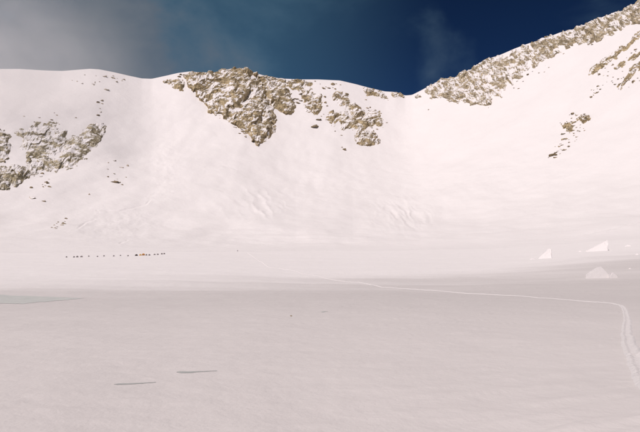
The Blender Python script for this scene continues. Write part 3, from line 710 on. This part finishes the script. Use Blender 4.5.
for x, y, w_, h_ in [(149.3, 255.1, 2.2, 1.5), (154.6, 255.0, 2.2, 1.2), (157.8, 254.8, 2.0, 1.3), (161.8, 254.5, 2.0, 1.4), (164.2, 254.4, 2.0, 1.4)]:
    tent(x, y, w_, h_, M_grey, 'small grey tent in the row past the orange tent, away from the dark tent', camp)
for x, y, w_, h_ in [(66.5, 257.6, 1.8, 1.2), (74.0, 257.4, 1.8, 1.3), (77.3, 257.3, 2.4, 1.6), (81.5, 257.2, 2.6, 1.5), (88.8, 256.9, 1.5, 1.2), (97.5, 256.8, 1.6, 1.1), (104, 256.6, 1.6, 1.2), (113.8, 256.3, 1.7, 1.2), (120.5, 256.1, 1.5, 1.1), (128, 256.0, 1.7, 1.2)]:
    tent(x, y, w_, h_, M_grey, 'small grey tent in the straggling row before the dark tent', camp)

def person(x, y, label):
    p = place(x, y)
    J = [((0, 0, 0.95), .15), ((0, 0, 1.2), .17), ((0, 0, 1.42), .17), ((0, 0, 1.54), .07), ((0, .02, 1.68), .115), ((0, .02, 1.76), .09),
         ((.13, 0, .88), .11), ((.15, -.12, .48), .075), ((.15, -.05, .09), .055), ((.15, -.22, .04), .05),
         ((-.13, 0, .88), .11), ((-.15, .14, .48), .075), ((-.15, .22, .09), .055), ((-.15, .06, .04), .05),
         ((.24, 0, 1.40), .075), ((.33, -.08, 1.12), .06), ((.34, -.24, .95), .05), ((-.24, 0, 1.40), .075), ((-.33, .02, 1.12), .06), ((-.34, -.12, .92), .05)]
    E = [(0, 1), (1, 2), (2, 3), (3, 4), (4, 5), (0, 6), (6, 7), (7, 8), (8, 9), (0, 10), (10, 11), (11, 12), (12, 13), (2, 14), (14, 15), (15, 16), (2, 17), (17, 18), (18, 19)]
    me = bpy.data.meshes.new('person'); me.from_pydata([j[0] for j in J], E, [])
    o = bpy.data.objects.new('person', me); col.objects.link(o)
    md = o.modifiers.new('skin', 'SKIN'); o.modifiers.new('sub', 'SUBSURF').render_levels = 1
    for i, d in enumerate(me.skin_vertices[0].data): d.radius = (J[i][1], J[i][1]); d.use_root = (i == 0)
    me.materials.append(M_coat); o.location = p; o.rotation_euler = (0, 0, math.pi * 0.85)
    bm = bmesh.new(); bmesh.ops.create_cube(bm, size=1.0)
    bmesh.ops.scale(bm, vec=(0.34, 0.22, 0.55), verts=bm.verts[:]); bmesh.ops.bevel(bm, geom=bm.edges[:], offset=0.06, segments=2, affect='EDGES')
    b = bm_obj('backpack', bm, M_coat); b.location = p + Matrix.Rotation(math.pi * 0.85, 3, 'Z') @ Vector((0, 0.27, 1.22)); b.rotation_euler = o.rotation_euler
    tag(b, 'dark backpack worn by the person walking on the path', 'backpack')
    return tag(o, label, 'person')
person(237.6, 251.8, 'person in dark clothes walking where the path meets the headwall')

# ------------------------------------------------------------------ blowing snow drifting over the shoulder of the mountain
def drifting_snow():
    m = bpy.data.materials.new('drifting_snow'); m.use_nodes = True; n = m.node_tree.nodes; l = m.node_tree.links; n.clear()
    o_ = n.new('ShaderNodeOutputMaterial'); v = n.new('ShaderNodeVolumePrincipled'); l.new(v.outputs[0], o_.inputs['Volume'])
    v.inputs['Color'].default_value = (0.98, 0.97, 0.96, 1); v.inputs['Anisotropy'].default_value = 0.0
    t = n.new('ShaderNodeTexCoord'); ln = n.new('ShaderNodeVectorMath'); ln.operation = 'LENGTH'; l.new(t.outputs['Object'], ln.inputs[0])
    g = n.new('ShaderNodeMapRange'); g.interpolation_type = 'SMOOTHSTEP'; g.inputs[1].default_value = 1.0; g.inputs[2].default_value = 0.15; g.inputs[3].default_value = 0; g.inputs[4].default_value = 1
    l.new(ln.outputs['Value'], g.inputs[0])
    z = noise_node(n, l, 2.6, 3, 0.5, t.outputs['Object'], 0.5)
    zr = n.new('ShaderNodeMapRange'); zr.inputs[1].default_value = 0.36; zr.inputs[2].default_value = 0.66; zr.inputs[3].default_value = 0.15; zr.inputs[4].default_value = 1.0
    l.new(z.outputs[0], zr.inputs[0])
    mu = n.new('ShaderNodeMath'); mu.operation = 'MULTIPLY'; l.new(g.outputs[0], mu.inputs[0]); l.new(zr.outputs[0], mu.inputs[1])
    m2 = n.new('ShaderNodeMath'); m2.operation = 'MULTIPLY'; l.new(mu.outputs[0], m2.inputs[0]); m2.inputs[1].default_value = 0.0018
    l.new(m2.outputs[0], v.inputs['Density'])
    bm = bmesh.new(); bmesh.ops.create_icosphere(bm, subdivisions=3, radius=1.0)
    o = bm_obj('blowing_snow', bm, m)
    o.location = (-900, 1650, 470); o.scale = (470, 700, 330); o.rotation_euler = (0, 0, R(12))
    return tag(o, 'veil of blowing snow drifting over the shoulder of the mountain', 'blowing snow', kind='stuff')
drifting_snow()
scn.cycles.volume_bounces = 6
scn.cycles.volume_step_rate = 1.5
